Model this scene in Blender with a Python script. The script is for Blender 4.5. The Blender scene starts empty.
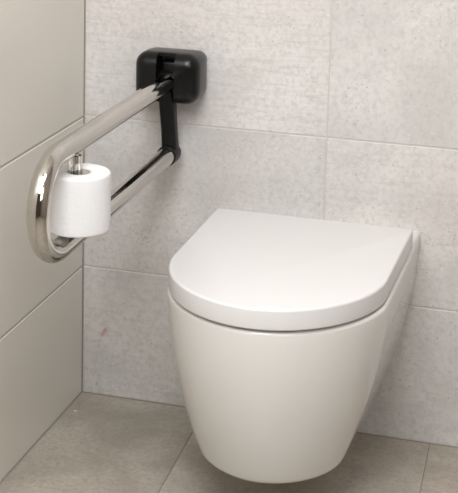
import bpy, bmesh, math, random
from mathutils import Vector, Matrix
random.seed(4)
S = bpy.context.scene
C = bpy.data.collections.new('bathroom'); S.collection.children.link(C)

# ------------------------------------------------------------ materials
def new_mat(name):
    m = bpy.data.materials.new(name); m.use_nodes = True
    nt = m.node_tree; b = nt.nodes['Principled BSDF']
    return m, nt, b
def N(nt, t, **k):
    n = nt.nodes.new(t)
    for a, v in k.items():
        if a in n.inputs: n.inputs[a].default_value = v
        else: setattr(n, a, v)
    return n
def srgb(r, g, b):
    f = lambda c: (c/255/12.92) if c/255 <= .04045 else ((c/255+.055)/1.055)**2.4
    return (f(r), f(g), f(b), 1)
def plain(name, col, rough=.5, metal=0, spec=.5, bump=0, bscale=200, var=0):
    m, nt, b = new_mat(name)
    b.inputs['Roughness'].default_value = rough; b.inputs['Metallic'].default_value = metal
    b.inputs['Specular IOR Level'].default_value = spec
    tc = N(nt, 'ShaderNodeTexCoord'); L = nt.links
    nz = N(nt, 'ShaderNodeTexNoise', Scale=bscale, Detail=4.0); L.new(tc.outputs['Object'], nz.inputs['Vector'])
    mx = N(nt, 'ShaderNodeMix', data_type='RGBA')
    mx.inputs['A'].default_value = col
    mx.inputs['B'].default_value = tuple(c*(1-var) for c in col[:3])+(1,)
    L.new(nz.outputs['Fac'], mx.inputs['Factor']); L.new(mx.outputs['Result'], b.inputs['Base Color'])
    if bump:
        bp = N(nt, 'ShaderNodeBump', Strength=bump, Distance=.001)
        L.new(nz.outputs['Fac'], bp.inputs['Height']); L.new(bp.outputs['Normal'], b.inputs['Normal'])
    return m

def stone(name, light, dark, warm, rough=.45, fleck=.5, streak=0.0, blotch=5, marks=()):
    """concrete-look porcelain tile: every tile carries its own 'tone' and 'seed'"""
    m, nt, b = new_mat(name); L = nt.links
    tc = N(nt, 'ShaderNodeTexCoord'); at = N(nt, 'ShaderNodeAttribute', attribute_name='seed')
    tone = N(nt, 'ShaderNodeAttribute', attribute_name='tone')
    off = N(nt, 'ShaderNodeVectorMath', operation='SCALE'); off.inputs[0].default_value = (13.1, 7.7, 9.3)
    L.new(at.outputs['Fac'], off.inputs['Scale'])
    add = N(nt, 'ShaderNodeVectorMath', operation='ADD')
    L.new(tc.outputs['Object'], add.inputs[0]); L.new(off.outputs[0], add.inputs[1])
    def noise(scale, det, rough_=.6, vec=None, dist=0):
        n = N(nt, 'ShaderNodeTexNoise', Scale=scale, Detail=det, Roughness=rough_, Distortion=dist)
        L.new((vec or add).outputs[0], n.inputs['Vector']); return n
    def ramp(src, p0, p1, c0=0., c1=1.):
        r = N(nt, 'ShaderNodeMapRange'); r.inputs['From Min'].default_value = p0; r.inputs['From Max'].default_value = p1
        r.inputs['To Min'].default_value = c0; r.inputs['To Max'].default_value = c1
        L.new(src, r.inputs['Value']); return r
    def mix(fac, a, bb, mode='MIX'):
        x = N(nt, 'ShaderNodeMix', data_type='RGBA', blend_type=mode)
        if isinstance(fac, float): x.inputs['Factor'].default_value = fac
        else: L.new(fac, x.inputs['Factor'])
        for key, v in (('A', a), ('B', bb)):
            if isinstance(v, tuple): x.inputs[key].default_value = v
            else: L.new(v, x.inputs[key])
        return x.outputs['Result']
    n1 = noise(blotch, 5, .6, dist=.4)
    col = mix(ramp(n1.outputs['Fac'], .36, .64).outputs[0], light, dark)
    n2 = noise(blotch*.7+1, 3, .5)
    L2 = ramp(n2.outputs['Fac'], .42, .66, 0, .55)
    tw = N(nt, 'ShaderNodeMath', operation='MULTIPLY'); L.new(L2.outputs[0], tw.inputs[0]); L.new(tone.outputs['Fac'], tw.inputs[1])
    col = mix(tw.outputs[0], col, warm)
    n3 = noise(105, 5, .75)
    col = mix(ramp(n3.outputs['Fac'], .45, .66, 0, .62).outputs[0], col, tuple(c*.82 for c in dark[:3])+(1,))
    # fine flecks and pinholes
    vo = N(nt, 'ShaderNodeTexVoronoi', Scale=95.0); L.new(add.outputs[0], vo.inputs['Vector'])
    n4 = noise(22, 3)
    gate = ramp(n4.outputs['Fac'], .48, .58)
    spot = ramp(vo.outputs['Distance'], .10, .22, 1, 0)
    pr = N(nt, 'ShaderNodeMath', operation='MULTIPLY'); L.new(gate.outputs[0], pr.inputs[0]); L.new(spot.outputs[0], pr.inputs[1])
    ps = N(nt, 'ShaderNodeMath', operation='MULTIPLY'); L.new(pr.outputs[0], ps.inputs[0]); ps.inputs[1].default_value = fleck
    col = mix(ps.outputs[0], col, tuple(c*.55 for c in dark[:3])+(1,))
    vo2 = N(nt, 'ShaderNodeTexVoronoi', Scale=120.0); L.new(add.outputs[0], vo2.inputs['Vector'])
    n5 = noise(15, 3, vec=off)
    n5 = noise(17, 3)
    ls = N(nt, 'ShaderNodeMath', operation='MULTIPLY')
    L.new(ramp(vo2.outputs['Distance'], .12, .3, 1, 0).outputs[0], ls.inputs[0]); L.new(ramp(n5.outputs['Fac'], .5, .4, 0, .35).outputs[0], ls.inputs[1])
    col = mix(ls.outputs[0], col, tuple(min(1, c*1.22) for c in light[:3])+(1,))
    if streak:
        mp = N(nt, 'ShaderNodeVectorMath', operation='MULTIPLY'); mp.inputs[1].default_value = (7, 7, 95)
        L.new(add.outputs[0], mp.inputs[0])
        n6 = noise(1.6, 5, .65, vec=mp)
        sk = N(nt, 'ShaderNodeMath', operation='MULTIPLY'); L.new(ramp(n6.outputs['Fac'], .5, .72, 0, streak).outputs[0], sk.inputs[0]); L.new(tone.outputs['Fac'], sk.inputs[1])
        col = mix(sk.outputs[0], col, tuple(c*.72 for c in dark[:3])+(1,))
    for (px, py, pz, r, mc, st) in marks:          # a scuff or chip with a place of its own
        sub = N(nt, 'ShaderNodeVectorMath', operation='SUBTRACT'); sub.inputs[1].default_value = (px, py, pz); L.new(tc.outputs['Object'], sub.inputs[0])
        rot = N(nt, 'ShaderNodeVectorRotate', rotation_type='Y_AXIS'); rot.inputs['Angle'].default_value = st[1]; L.new(sub.outputs[0], rot.inputs['Vector'])
        sc = N(nt, 'ShaderNodeVectorMath', operation='MULTIPLY'); sc.inputs[1].default_value = (1, 1, st[0]); L.new(rot.outputs[0], sc.inputs[0])
        ln = N(nt, 'ShaderNodeVectorMath', operation='LENGTH'); L.new(sc.outputs[0], ln.inputs[0])
        col = mix(ramp(ln.outputs['Value'], r*.5, r, .75, 0).outputs[0], col, mc)
    br = N(nt, 'ShaderNodeMapRange'); br.inputs['To Min'].default_value = .93; br.inputs['To Max'].default_value = 1.03
    L.new(at.outputs['Fac'], br.inputs['Value'])
    col2 = N(nt, 'ShaderNodeVectorMath', operation='SCALE'); L.new(col, col2.inputs[0]); L.new(br.outputs[0], col2.inputs['Scale'])
    L.new(col2.outputs[0], b.inputs['Base Color'])
    b.inputs['Roughness'].default_value = rough
    bp = N(nt, 'ShaderNodeBump', Strength=.25, Distance=.0012); L.new(n3.outputs['Fac'], bp.inputs['Height'])
    bp2 = N(nt, 'ShaderNodeBump', Strength=.3, Distance=.001, invert=True); L.new(ps.outputs[0], bp2.inputs['Height'])
    L.new(bp.outputs['Normal'], bp2.inputs['Normal']); L.new(bp2.outputs['Normal'], b.inputs['Normal'])
    return m

M = {}
M['wall_tile'] = stone('concrete_wall_tile', srgb(211, 208, 205), srgb(193, 190, 187), srgb(210, 199, 195), rough=.42, fleck=.6, streak=.42,
                       marks=((.0447, 0, .1315, .0052, srgb(188, 138, 134), (.35, -.5)),))
M['floor_tile'] = stone('concrete_floor_tile', srgb(184, 176, 165), srgb(154, 147, 136), srgb(172, 155, 138), rough=.5, fleck=.5, blotch=7,
                        marks=((.0185, -.084, 0, .0040, srgb(238, 232, 222), (1, 0)),))
M['side_tile'] = plain('beige_satin_tile', srgb(220, 215, 206), rough=.32, bump=.03, bscale=30, var=.015)
M['grout'] = plain('grey_grout', srgb(198, 193, 187), rough=.9, bump=.3, bscale=900, var=.15)
M['floor_grout'] = plain('brown_grey_grout', srgb(146, 138, 127), rough=.9, bump=.3, bscale=900, var=.15)
M['grout_dark'] = plain('beige_grout', srgb(196, 190, 180), rough=.9, bump=.3, bscale=900, var=.15)
M['paint'] = plain('white_paint', srgb(228, 224, 217), rough=.8, bump=.1, bscale=300, var=.03)
M['reflected_dark'] = plain('dark_taupe_for_reflection', srgb(96, 88, 80), rough=.8, bump=.1, bscale=300, var=.03)  # invented dark tone, so the steel bend mirrors a dark rear room
M['taupe'] = plain('taupe_paint', srgb(150, 140, 130), rough=.8, bump=.1, bscale=300, var=.03)
M['ceramic'] = plain('white_glazed_ceramic', srgb(214, 212, 208), rough=.09, spec=.55, var=.0)
M['ceramic'].node_tree.nodes['Principled BSDF'].inputs['Coat Weight'].default_value = .3
M['lid'] = plain('white_duroplast', srgb(215, 213, 212), rough=.2, spec=.45)
M['gasket'] = plain('dark_joint', srgb(70, 66, 62), rough=.7)
M['steel'] = plain('polished_steel', (.56, .535, .50, 1), rough=.07, metal=1, bump=.012, bscale=35)
M['black'] = plain('black_moulded_plastic', srgb(13, 12, 12), rough=.28, bump=.05, bscale=900, spec=.32, var=.1)
M['black_matte'] = plain('black_matte_plastic', srgb(10, 9, 9), rough=.4, spec=.28, var=.1)
M['card'] = plain('grey_cardboard', srgb(205, 200, 193), rough=.9, bump=.3, bscale=400, var=.2)

def paper_mat():
    m, nt, b = new_mat('white_tissue_paper'); L = nt.links
    tc = N(nt, 'ShaderNodeTexCoord')
    b.inputs['Base Color'].default_value = srgb(222, 221, 221); b.inputs['Roughness'].default_value = .95
    b.inputs['Specular IOR Level'].default_value = .1
    b.inputs['Subsurface Weight'].default_value = .15; b.inputs['Subsurface Radius'].default_value = (.01, .01, .01)
    n = N(nt, 'ShaderNodeTexNoise', Scale=160.0, Detail=4.0); L.new(tc.outputs['Object'], n.inputs['Vector'])
    w = N(nt, 'ShaderNodeTexWave', wave_type='BANDS', bands_direction='Z', Scale=30.0, Distortion=9.0); L.new(tc.outputs['Object'], w.inputs['Vector'])
    a = N(nt, 'ShaderNodeMath', operation='ADD'); L.new(n.outputs['Fac'], a.inputs[0])
    ww = N(nt, 'ShaderNodeMath', operation='MULTIPLY'); ww.inputs[1].default_value = .05; L.new(w.outputs['Fac'], ww.inputs[0]); L.new(ww.outputs[0], a.inputs[1])
    bp = N(nt, 'ShaderNodeBump', Strength=.45, Distance=.0014); L.new(a.outputs[0], bp.inputs['Height']); L.new(bp.outputs['Normal'], b.inputs['Normal'])
    return m
M['paper'] = paper_mat()
def glass_mat():
    m, nt, b = new_mat('clear_acrylic')
    b.inputs['Base Color'].default_value = (.97, .97, .96, 1); b.inputs['Transmission Weight'].default_value = 1
    b.inputs['Roughness'].default_value = .03; b.inputs['IOR'].default_value = 1.45
    n = N(nt, 'ShaderNodeTexNoise', Scale=20.0); bp = N(nt, 'ShaderNodeBump', Strength=.02)
    nt.links.new(n.outputs['Fac'], bp.inputs['Height']); nt.links.new(bp.outputs['Normal'], b.inputs['Normal'])
    return m
M['acrylic'] = glass_mat()
def emit_mat(name, col, s):
    m, nt, b = new_mat(name)
    b.inputs['Base Color'].default_value = (.8, .8, .8, 1)
    b.inputs['Emission Color'].default_value = col; b.inputs['Emission Strength'].default_value = s
    return m

# ------------------------------------------------------------ mesh helpers
def finish(name, bm, m, parent=None, smooth=True, angle=35, normals=True):
    if normals: bmesh.ops.recalc_face_normals(bm, faces=bm.faces)
    me = bpy.data.meshes.new(name); bm.to_mesh(me); bm.free()
    for mm in (m if isinstance(m, (list, tuple)) else [m]): me.materials.append(mm)
    o = bpy.data.objects.new(name, me); C.objects.link(o)
    if parent: o.parent = parent; o.matrix_parent_inverse = Matrix.Translation(-parent.location)
    if smooth:
        for p in me.polygons: p.use_smooth = True
        me.set_sharp_from_angle(angle=math.radians(angle))
    return o
def tag(o, label=None, cat=None, kind=None, group=None):
    if label: o['label'] = label
    if cat: o['category'] = cat
    if kind: o['kind'] = kind
    if group: o['group'] = group
    return o
def empty(name, loc, label, cat):
    o = bpy.data.objects.new(name, None); C.objects.link(o); o.location = loc; o.empty_display_size = .05
    return tag(o, label, cat)
def box(bm, lo, hi, bevel=0, seg=2):
    r = bmesh.ops.create_cube(bm, size=1); vs = r['verts']
    for v in vs: v.co = Vector([(a+b)/2 + c*(b-a) for a, b, c in zip(lo, hi, v.co)])
    if bevel:
        es = list({e for v in vs for e in v.link_edges})
        bmesh.ops.bevel(bm, geom=es, offset=bevel, segments=seg, affect='EDGES', profile=.5)
def sweep(bm, pts, r, n=32, cap=True, rfun=None, flat=None):
    """round tube through points lying in the plane x = const, or any smooth path"""
    rings = []
    for i, p in enumerate(pts):
        p = Vector(p); a = Vector(pts[max(i-1, 0)]); b = Vector(pts[min(i+1, len(pts)-1)])
        t = (b-a).normalized(); u = Vector((1, 0, 0)) if abs(t.x) < .9 else Vector((0, 0, 1))
        u = (u - t*u.dot(t)).normalized(); v = t.cross(u); rr = rfun(i) if rfun else r; fl_ = flat(i) if flat else 1
        rings.append([bm.verts.new(p+(u*math.cos(k*2*math.pi/n)+v*math.sin(k*2*math.pi/n)*fl_)*rr) for k in range(n)])
    for a, b in zip(rings, rings[1:]):
        for k in range(n): bm.faces.new((a[k], a[(k+1) % n], b[(k+1) % n], b[k]))
    if cap: bm.faces.new(rings[0][::-1]); bm.faces.new(rings[-1])
def lathe(bm, prof, c, n=64, closed=False, axis='z'):
    rings = []
    for (r, z) in prof:
        ring = []
        for k in range(n):
            a = 2*math.pi*k/n
            if axis == 'z': q = (c[0]+r*math.cos(a), c[1]+r*math.sin(a), c[2]+z)
            elif axis == 'x': q = (c[0]+z, c[1]+r*math.cos(a), c[2]+r*math.sin(a))
            else: q = (c[0]+r*math.cos(a), c[1]+z, c[2]+r*math.sin(a))
            ring.append(bm.verts.new(q))
        rings.append(ring)
    pairs = list(zip(rings, rings[1:])) + ([(rings[-1], rings[0])] if closed else [])
    for a, b in pairs:
        for k in range(n): bm.faces.new((a[k], a[(k+1) % n], b[(k+1) % n], b[k]))
    if not closed: bm.faces.new(rings[0][::-1]); bm.faces.new(rings[-1])

# ------------------------------------------------------------ the room
RX, RY, RZ = 2.1, -3.3, 2.45
T = .008                                     # tile thickness in front of the grout bed
def tiled(name, quads, to3, mat, grout, bed, sharp=.0011):
    """quads: (u0,u1,v0,v1,tone,seed) tiles on the plane; to3(u,v,d) gives the point d in front of the grout"""
    bm = bmesh.new(); tl = bm.faces.layers.float.new('tone'); sl = bm.faces.layers.float.new('seed')
    g = .0009
    for (u0, u1, v0, v1, tone, seed) in quads:
        pts = [[(u0+g, v0+g), (u1-g, v0+g), (u1-g, v1-g), (u0+g, v1-g)],
               [(u0+g, v0+g), (u1-g, v0+g), (u1-g, v1-g), (u0+g, v1-g)],
               [(u0+g+sharp, v0+g+sharp), (u1-g-sharp, v0+g+sharp), (u1-g-sharp, v1-g-sharp), (u0+g+sharp, v1-g-sharp)]]
        ds = [0, T-sharp, T]
        rings = [[bm.verts.new(to3(u, v, d)) for (u, v) in p] for p, d in zip(pts, ds)]
        fs = [bm.faces.new(rings[2])]
        for a, b in zip(rings, rings[1:]):
            for k in range(4): fs.append(bm.faces.new((a[k], a[(k+1) % 4], b[(k+1) % 4], b[k])))
        for f in fs: f[tl] = tone; f[sl] = seed
    (u0, u1, v0, v1) = bed
    f = bm.faces.new([bm.verts.new(to3(u, v, T-.0010)) for u, v in ((u0, v0), (u1, v0), (u1, v1), (u0, v1))]); f.material_index = 1
    # body of the wall behind the tiles
    ring = [bm.verts.new(to3(u, v, -.06)) for u, v in ((u0, v0), (u1, v0), (u1, v1), (u0, v1))]
    fr = list(f.verts)
    for k in range(4): bm.faces.new((fr[k], fr[(k+1) % 4], ring[(k+1) % 4], ring[k])).material_index = 1
    bm.faces.new(ring).material_index = 1
    return tag(finish(name, bm, [mat, grout], smooth=False), kind='structure')

# back wall (plane y = 0): tile faces flush with y = 0
hs = [0.0, .2622, .5629, .8636, 1.1643, 1.465, 1.7657, 2.0664, 2.3671, RZ]
quads = []
joint = {0: .4708, 1: .4708, 2: .4708}
rr = random.Random(7)
look = {(0, 0): (.7, .78), (0, 1): (.3, .30), (1, 0): (.45, .22), (1, 1): (.75, .85), (2, 0): (1.3, .80), (2, 1): (.1, .50)}
for i, (z0, z1) in enumerate(zip(hs, hs[1:])):
    j = joint.get(i, .4708 if i % 2 else .686)
    us = [0, j, j+.6, j+1.2, j+1.8]
    us = [u for u in us if u < RX] + [RX]
    for k, (a, b) in enumerate(zip(us, us[1:])):
        tn, sd = look.get((i, k), (rr.random(), rr.random()))
        quads.append((a, b, z0, z1, tn, sd))
wb = tiled('wall_back', quads, lambda u, v, d: (u, T-d, v), M['wall_tile'], M['grout'], (0, RX, 0, RZ), sharp=.0014)
# left wall (plane x = 0)
ls = [0.0, .2615, .5602, .8602, 1.1602, 1.4602, 1.7602, 2.0602, 2.3602, RZ]
quads = []
for z0, z1 in zip(ls, ls[1:]):
    y = 0.0
    while y > RY:
        y2 = max(y-1.2, RY); quads.append((-y, -y2, z0, z1, .5, rr.random())); y = y2
wl = tiled('wall_left', quads, lambda u, v, d: (-T+d, -u-.0005, v), M['side_tile'], M['grout_dark'], (0, -RY, 0, RZ), sharp=.0022)
# floor, joints run out from the wall very slightly askew
quads = []
sk = math.tan(math.radians(2.5))
xs = [-.178, .2535, .6863, 1.1193, 1.5523, 1.9853, 2.4183]
ys = [0, .60, 1.2, 1.8, 2.4, 3.0, -RY]
bm = None
def fl(u, v, d): return (u + sk*v, -v, -T+d)
for i, (a, b) in enumerate(zip(xs, xs[1:])):
    for k, (c, d_) in enumerate(zip(ys, ys[1:])):
        quads.append((a, b, c, d_, rr.random(), rr.random()))
fo = tiled('floor', quads, fl, M['floor_tile'], M['floor_grout'], (-.178, 2.4183, 0, -RY), sharp=.0008)
# trim the floor tiles against the walls
bm = bmesh.new(); bm.from_mesh(fo.data)
for co, no in (((0.0, 0, 0), (-1, 0, 0)), ((RX, 0, 0), (1, 0, 0))):
    bmesh.ops.bisect_plane(bm, geom=bm.verts[:]+bm.edges[:]+bm.faces[:], plane_co=co, plane_no=no, clear_outer=True)
bm.to_mesh(fo.data); bm.free()
def slab(name, lo, hi, m):
    bm = bmesh.new(); box(bm, lo, hi); return tag(finish(name, bm, m, smooth=False), kind='structure')
slab('wall_right', (RX, RY-.1, -.06), (RX+.1, .06, RZ), M['taupe'])
slab('wall_front', (-.06, RY-.1, -.06), (RX, RY, RZ), M['reflected_dark'])  # unseen wall, its colour darkened for the reflection in the rail
slab('ceiling', (-.06, RY-.1, RZ), (RX+.1, .06, RZ+.1), M['paint'])
# narrow silicone beads: corner between the walls, floor to left wall
def bead(name, p, q, r, m):
    bm = bmesh.new(); sweep(bm, [p, q], r, n=10); return tag(finish(name, bm, m), kind='structure')
M['silicone'] = plain('grey_silicone', srgb(150, 142, 132), rough=.6)
bead('trim_1', (.0003, -.0003, 0), (.0003, -.0003, RZ), .0011, M['silicone'])
bead('trim_2', (.0003, 0, .0003), (.0003, RY, .0003), .0014, M['silicone'])
bead('trim_3', (0, -.0003, .0003), (RX, -.0003, .0003), .0011, M['silicone'])

# ------------------------------------------------------------ wall-hung toilet
XC = .4687
def outline(w, s, d, n, y0, wb_=None, rc=.012, m=64):
    """D-shaped plan: straight sides from the back, superellipse front"""
    wb_ = w if wb_ is None else wb_
    pts = []
    for k in range(m+1):
        a = math.pi*k/m; c, sn = math.cos(a), math.sin(a)
        pts.append((XC + w*math.copysign(abs(c)**(2/n), c), -(s+(d-s)*sn**(2/n))))
    # left side going back
    L = []
    for k in range(1, 11):
        t = k/10; L.append((XC-(w+(wb_-w)*t), -(s+(y0+rc-s)*t)))
    for k in range(1, 7):
        a = math.pi/2*k/6; L.append((XC-wb_+rc-rc*math.cos(a), -(y0+rc-rc*math.sin(a))))
    R = [(2*XC-x, y) for x, y in reversed(L)]
    return pts + L + R
def inset(poly, e):
    if e == 0: return poly
    out = []; n = len(poly)
    cx = sum(p[0] for p in poly)/n; 
    for i in range(n):
        a, b = poly[i-1], poly[(i+1) % n]
        tx, ty = b[0]-a[0], b[1]-a[1]; l = math.hypot(tx, ty) or 1
        nx, ny = ty/l, -tx/l
        out.append((poly[i][0]+nx*e, poly[i][1]+ny*e))
    return out
def loft(bm, loops, shape=lambda x, y, z: (x, y, z)):
    rings = [[bm.verts.new(shape(x, y, z)) for x, y in p] for p, z in loops]
    n = len(rings[0])
    for a, b in zip(rings, rings[1:]):
        for k in range(n): bm.faces.new((a[k], a[(k+1) % n], b[(k+1) % n], b[k]))
    bm.faces.new(rings[0][::-1]); bm.faces.new(rings[-1])
SGN = 1
p_ = outline(.1, .1, .2, 2, 0); q_ = inset(p_, .01)
if min(x for x, y in q_) < min(x for x, y in p_): SGN = -1
def ins(p, e): return inset(p, e*SGN)

toilet = empty('toilet', (XC, 0, .119), 'white wall-hung toilet with closed flat lid, mounted on the grey concrete-look tiles', 'toilet')
ZT, ZB = .3970, .117
def sec(z):
    t = max(0, min(1, (ZT-z)/(ZT-ZB)))
    w = .1800*(1-.354*t**1.80); d = .5390*(1-.122*t**2.0); s = .348*(1+.03*t)
    wbk = .1806*(1-.290*t**1.80)
    return outline(w, s, d, 1.88, .0, wb_=wbk, rc=.009)
loops = []
rb = .012
for k in range(0, 7):
    a = math.pi/2*k/6; loops.append((ins(sec(ZB+rb*(1-math.cos(a))), rb*(1-math.sin(a))), ZB+rb*(1-math.cos(a))))
zz = ZB+rb
for k in range(1, 31): loops.append((sec(zz+(ZT-.007-zz)*k/30), zz+(ZT-.007-zz)*k/30))
rt = .007
for k in range(1, 8):
    a = math.pi/2*k/7; loops.append((ins(sec(ZT), rt*(1-math.cos(a))), ZT-rt+rt*math.sin(a)))
def ledge(x, y, z):                     # the top is a little higher behind the lid, and the back sits on the wall
    if y > -.0102: y = 0.0
    q = max(0, min(1, (y+.082)/.012)); h = max(0, min(1, (z-ZT+.05)/.05))
    return (x, y, z+.0085*q*q*(3-2*q)*h)
bm = bmesh.new(); loft(bm, loops, ledge)
finish('bowl', bm, M['ceramic'], toilet, angle=60)
bm = bmesh.new(); so = outline(.1690, .345, .5335, 1.95, .092)
loft(bm, [(ins(so, .002), ZT-.0002), (so, ZT+.001), (so, .4002), (ins(so, .001), .4012)])
seat = finish('seat', bm, M['lid'], toilet, angle=40)
# lid with a fine rounded top edge and a barely domed top
lo = outline(.1764, .347, .5440, 1.96, .082, wb_=.1785, rc=.008)
ZL0, ZL1 = .4012, .4350
L_ = [(ins(lo, .0030), ZL0)]
for k in range(1, 5):
    a = math.pi/2*k/4; L_.append((ins(lo, .0030*(1-math.sin(a))), ZL0+.0030*(1-math.cos(a))))
re = .0042
for k in range(0, 7):
    a = math.pi/2*k/6; L_.append((ins(lo, re*(1-math.cos(a))), ZL1-re+re*math.sin(a)))
bm = bmesh.new(); loft(bm, L_)
lid = finish('lid', bm, M['lid'], toilet, angle=50)
for sx in (-1, 1):
    bm = bmesh.new()
    lathe(bm, [(.010, -.016), (.011, -.014), (.011, .014), (.010, .016)], (XC+sx*.0775, -.070, .4055), n=24, axis='x')
    finish('hinge', bm, M['steel'], lid)

# ------------------------------------------------------------ fold-up grab rail
RXC = .187
rail = empty('grab_rail', (RXC, 0, .66), 'polished steel fold-up grab rail on a black wall hinge, left of the toilet', 'grab rail')
# black hinge bracket: rounded body with a slot for the arm
bm = bmesh.new(); box(bm, (.1245, -.084, .6170), (.2462, -.0002, .7110), .025, 8)
body = finish('hinge_bracket', bm, M['black'], rail, angle=60)
# the back is squared up against the wall
bm = bmesh.new(); bm.from_mesh(body.data)
for v in bm.verts:
    if v.co.y > -.030:
        t = (v.co.y+.030)/.030
        cx, cz = .18535, .664
        # undo the rounding towards the wall, leaving a slight taper
        hx, hz = .06085-.004*t, .047-.003*t
        dx, dz = v.co.x-cx, v.co.z-cz
        n_ = 5
        m_ = ((abs(dx)/hx)**n_+(abs(dz)/hz)**n_)**(1/n_)
        if m_ > 1e-6 and v.co.y > -.029 and m_ > .35:
            f_ = 1/m_
            v.co.x = cx+dx*f_; v.co.z = cz+dz*f_
bm.to_mesh(body.data); bm.free()
for lo_, hi_ in (((.1690, -.12, .6000), (.2030, -.046, .7040)), ((.1690, -.12, .6500), (.2030, -.066, .7300))):
    cb = bmesh.new(); box(cb, lo_, hi_, .003, 3)
    cut = finish('cutter', cb, M['black_matte'])
    md = body.modifiers.new('slot', 'BOOLEAN'); md.operation = 'DIFFERENCE'; md.object = cut; md.solver = 'EXACT'
    bpy.context.view_layer.update()
    dg = bpy.context.evaluated_depsgraph_get()
    me = bpy.data.meshes.new_from_object(body.evaluated_get(dg)); body.modifiers.clear(); body.data = me
    bpy.data.objects.remove(cut)
bm = bmesh.new(); bm.from_mesh(me); bmesh.ops.remove_doubles(bm, verts=bm.verts, dist=1e-5); bm.to_mesh(me); bm.free()
for p in me.polygons: p.use_smooth = True
me.set_sharp_from_angle(angle=math.radians(38))
# hinge block inside the slot
bm = bmesh.new(); box(bm, (.1720, -.058, .640), (.2000, -.0465, .692), .004, 3)
finish('hinge_block', bm, M['black_matte'], rail)
# hub: barrel on the hinge pin, with the socket the upper tube runs into
bm = bmesh.new()
lathe(bm, [(.010, -.0158), (.0175, -.0150), (.0185, -.0135), (.0185, .0135), (.0175, .0150), (.010, .0158)], (.1862, -.0620, .6580), n=40, axis='x')
finish('hinge_barrel', bm, M['black_matte'], rail)
ZU, ZLo, ZEnd, RT = .6565, .5080, .5175, .0165
YB = -.6740                                  # centre line of the far end
RZb, RYb = (ZU-ZLo)/2, .0780
pts = [(RXC, -.066, ZU)]; ov = [1]
y = -.10
while y > YB+RYb+.02: pts.append((RXC, y, ZU)); ov.append(1); y -= .04
K = 40
for k in range(0, K+1):
    a = math.pi*k/K; pts.append((RXC, YB+RYb-RYb*math.sin(a), ZU-RZb+RZb*math.cos(a))); ov.append(1-.13*math.sin(a)**.8 if 0 < k < K else 1)
y = YB+RYb+.04
zl = lambda y: ZLo+(ZEnd-ZLo)*max(0, min(1, (y-YB-RYb)/(-.05-YB-RYb)))
while y < -.055: pts.append((RXC, y, zl(y))); ov.append(1); y += .04
pts.append((RXC, -.050, ZEnd)); ov.append(1)
bm = bmesh.new(); sweep(bm, pts, RT, n=48, flat=lambda i: ov[i])
finish('rail_tube', bm, M['steel'], rail, angle=50)
# arm that carries the lower tube: a slightly waisted strap
bm = bmesh.new()
prof = [(.6640, -.0600, .0140, .0150), (.6400, -.0600, .0142, .0150), (.6150, -.0580, .0145, .0140), (.5850, -.0560, .0140, .0130), (.5600, -.0540, .0138, .0125), (.5450, -.0530, .0142, .0130), (.5310, -.0520, .0145, .0130)]
rings = []
for (z, yc, hw, hd) in prof:
    xo = (z-.57)*-.055+.0006
    ring = []
    for k in range(32):
        a = 2*math.pi*k/32; c, s_ = math.cos(a), math.sin(a); n_ = 4.5
        ring.append(bm.verts.new((.1870+xo+hw*math.copysign(abs(c)**(2/n_), c), yc+hd*math.copysign(abs(s_)**(2/n_), s_), z)))
    rings.append(ring)
for a, b in zip(rings, rings[1:]):
    for k in range(32): bm.faces.new((a[k], a[(k+1) % 32], b[(k+1) % 32], b[k]))
bm.faces.new(rings[0][::-1]); bm.faces.new(rings[-1])
finish('support_arm', bm, M['black_matte'], rail, angle=50)
# collar gripping the end of the lower tube
bm = bmesh.new()
lathe(bm, [(RT+.0002, -.074), (.0184, -.0725), (.0190, -.069), (.0194, -.045), (.0186, -.038), (.012, -.0345), (.010, -.0355), (.010, -.046), (RT+.0002, -.049)], (RXC, .003, ZEnd), n=48, closed=True, axis='y')
finish('tube_collar', bm, M['black_matte'], rail)
# spindle for the paper roll, dropping from the upper tube
RYC, RXR = -.545, .200
bm = bmesh.new()
lathe(bm, [(.0045, 0), (.0045, .126)], (RXR-.0055, RYC, ZLo+.006), n=24)
sp = finish('roll_spindle', bm, M['steel'], rail)
bm = bmesh.new()
lathe(bm, [(.0052, 0), (.0085, .001), (.0095, .004), (.0095, .030), (.0090, .036), (.0052, .036)], (RXR-.0055, RYC, .6060), n=32, closed=True)
finish('spindle_sleeve', bm, M['acrylic'], sp)

# ------------------------------------------------------------ toilet roll
ZR0, ZR1, RO, RI = ZLo+RT+.0026, .6185, .0475, .0180
roll = empty('toilet_roll', (RXR, RYC, ZR0), 'white toilet paper roll standing upright on the spindle between the two rail tubes', 'toilet roll')
bm = bmesh.new(); n = 96
prof = [(RI+.0006, .0005)]+[(RI+.006+ (RO-.0035-RI-.006)*k/3, 0) for k in range(4)]
for k in range(1, 7):
    a = math.pi/2*k/6; prof.append((RO-.0035+.0035*math.sin(a), .0035-.0035*math.cos(a)))
H = ZR1-ZR0
for k in range(1, 7): prof.append((RO+.0004*math.sin(math.pi*k/7), .0035+(H-.009)*k/7))
for k in range(0, 7):
    a = math.pi/2*k/6; prof.append((RO-.005+.005*math.cos(a), H-.005+.005*math.sin(a)))
prof += [(RO-.012, H+.0004), (RI+.006, H-.0005), (RI+.0006, H-.002)]
lathe(bm, prof, (RXR, RYC, ZR0), n=n, closed=True)
for v in bm.verts:                   # slightly lumpy, as hand-wound
    dx, dy = v.co.x-RXR, v.co.y-RYC; a = math.atan2(dy, dx); r = math.hypot(dx, dy)
    if r > .03:
        f = 1+.006*math.sin(2*a+1)+.004*math.sin(3*a)+.003*math.sin(5*a+v.co.z*40)
        v.co.x = RXR+dx*f; v.co.y = RYC+dy*f
finish('paper', bm, M['paper'], roll, angle=60)
bm = bmesh.new()
lathe(bm, [(RI-.0010, .001), (RI+.0004, .001), (RI+.0004, H-.002), (RI-.0010, H-.002)], (RXR, RYC, ZR0), n=48, closed=True)
finish('cardboard_core', bm, M['card'], roll)

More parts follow.
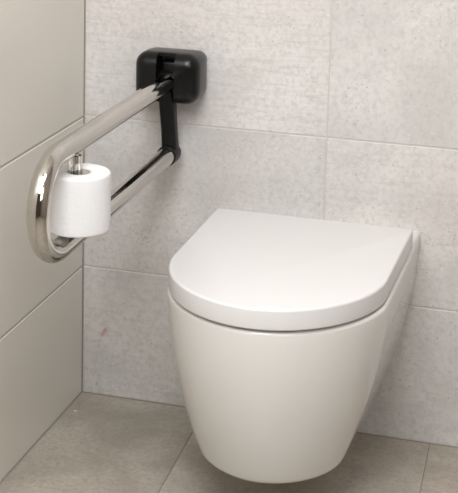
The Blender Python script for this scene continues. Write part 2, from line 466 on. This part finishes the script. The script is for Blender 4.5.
# ------------------------------------------------------------ lights
cl = empty('added_ceiling_light', (1.0, -1.5, RZ), 'added square white ceiling light panel, out of view', 'light')  # added panel, out of view: lights the room and reflects in the steel
bm = bmesh.new(); box(bm, (.70, -1.8, RZ-.03), (1.3, -1.2, RZ), .004, 2); finish('added_light_housing', bm, M['paint'], cl)
bm = bmesh.new(); box(bm, (.715, -1.785, RZ-.034), (1.285, -1.215, RZ-.0301)); finish('added_diffuser', bm, emit_mat('added_lit_diffuser', (.98, .99, 1, 1), 9), cl)
def area(name, loc, target, sx, sy, power, col):
    l = bpy.data.lights.new(name, 'AREA'); l.shape = 'RECTANGLE'; l.size = sx; l.size_y = sy; l.energy = power; l.color = col
    o = bpy.data.objects.new(name, l); C.objects.link(o); o.location = loc
    o.rotation_euler = (Vector(target)-Vector(loc)).to_track_quat('-Z', 'Y').to_euler(); return o
area('softbox', (.52, -1.80, 1.95), (.35, -.1, .5), .7, 1.0, 32, (.975, .985, .995))
area('fill', (1.7, -2.6, 1.9), (.2, -.2, .4), 1.0, 1.0, 15, (.975, .985, .995))
w = bpy.data.worlds.new('room_air'); S.world = w; w.use_nodes = True
w.node_tree.nodes['Background'].inputs[0].default_value = (1, .97, .93, 1); w.node_tree.nodes['Background'].inputs[1].default_value = .1

# ------------------------------------------------------------ camera
cam = bpy.data.cameras.new('camera'); co = bpy.data.objects.new('camera', cam); C.objects.link(co)
Cp = Vector((0.95973, -2.51977, 1.22059)); yaw, pitch, roll_, f = -.28096, .18614, .0226, 1448.93
cy, sy, cp, spt = math.cos(yaw), math.sin(yaw), math.cos(pitch), math.sin(pitch)
fw = Vector((sy*cp, cy*cp, -spt)); r = Vector((cy, -sy, 0)); u = r.cross(fw)
r2 = math.cos(roll_)*r+math.sin(roll_)*u; u2 = -math.sin(roll_)*r+math.cos(roll_)*u
mt = Matrix((r2, u2, -fw)).transposed().to_4x4(); mt.translation = Cp
co.matrix_world = mt
cam.sensor_fit = 'HORIZONTAL'; cam.sensor_width = 36; cam.lens = f/458*36
cam.shift_x = (229-203.04)/458; cam.shift_y = -(246.5-39.52)/458
cam.clip_start = .05
S.camera = co
vs = S.view_settings; S.display_settings.display_device = 'sRGB'
vs.view_transform = 'Standard'; vs.look = 'None'; vs.gamma = 1; vs.use_curve_mapping = False; vs.exposure = .1
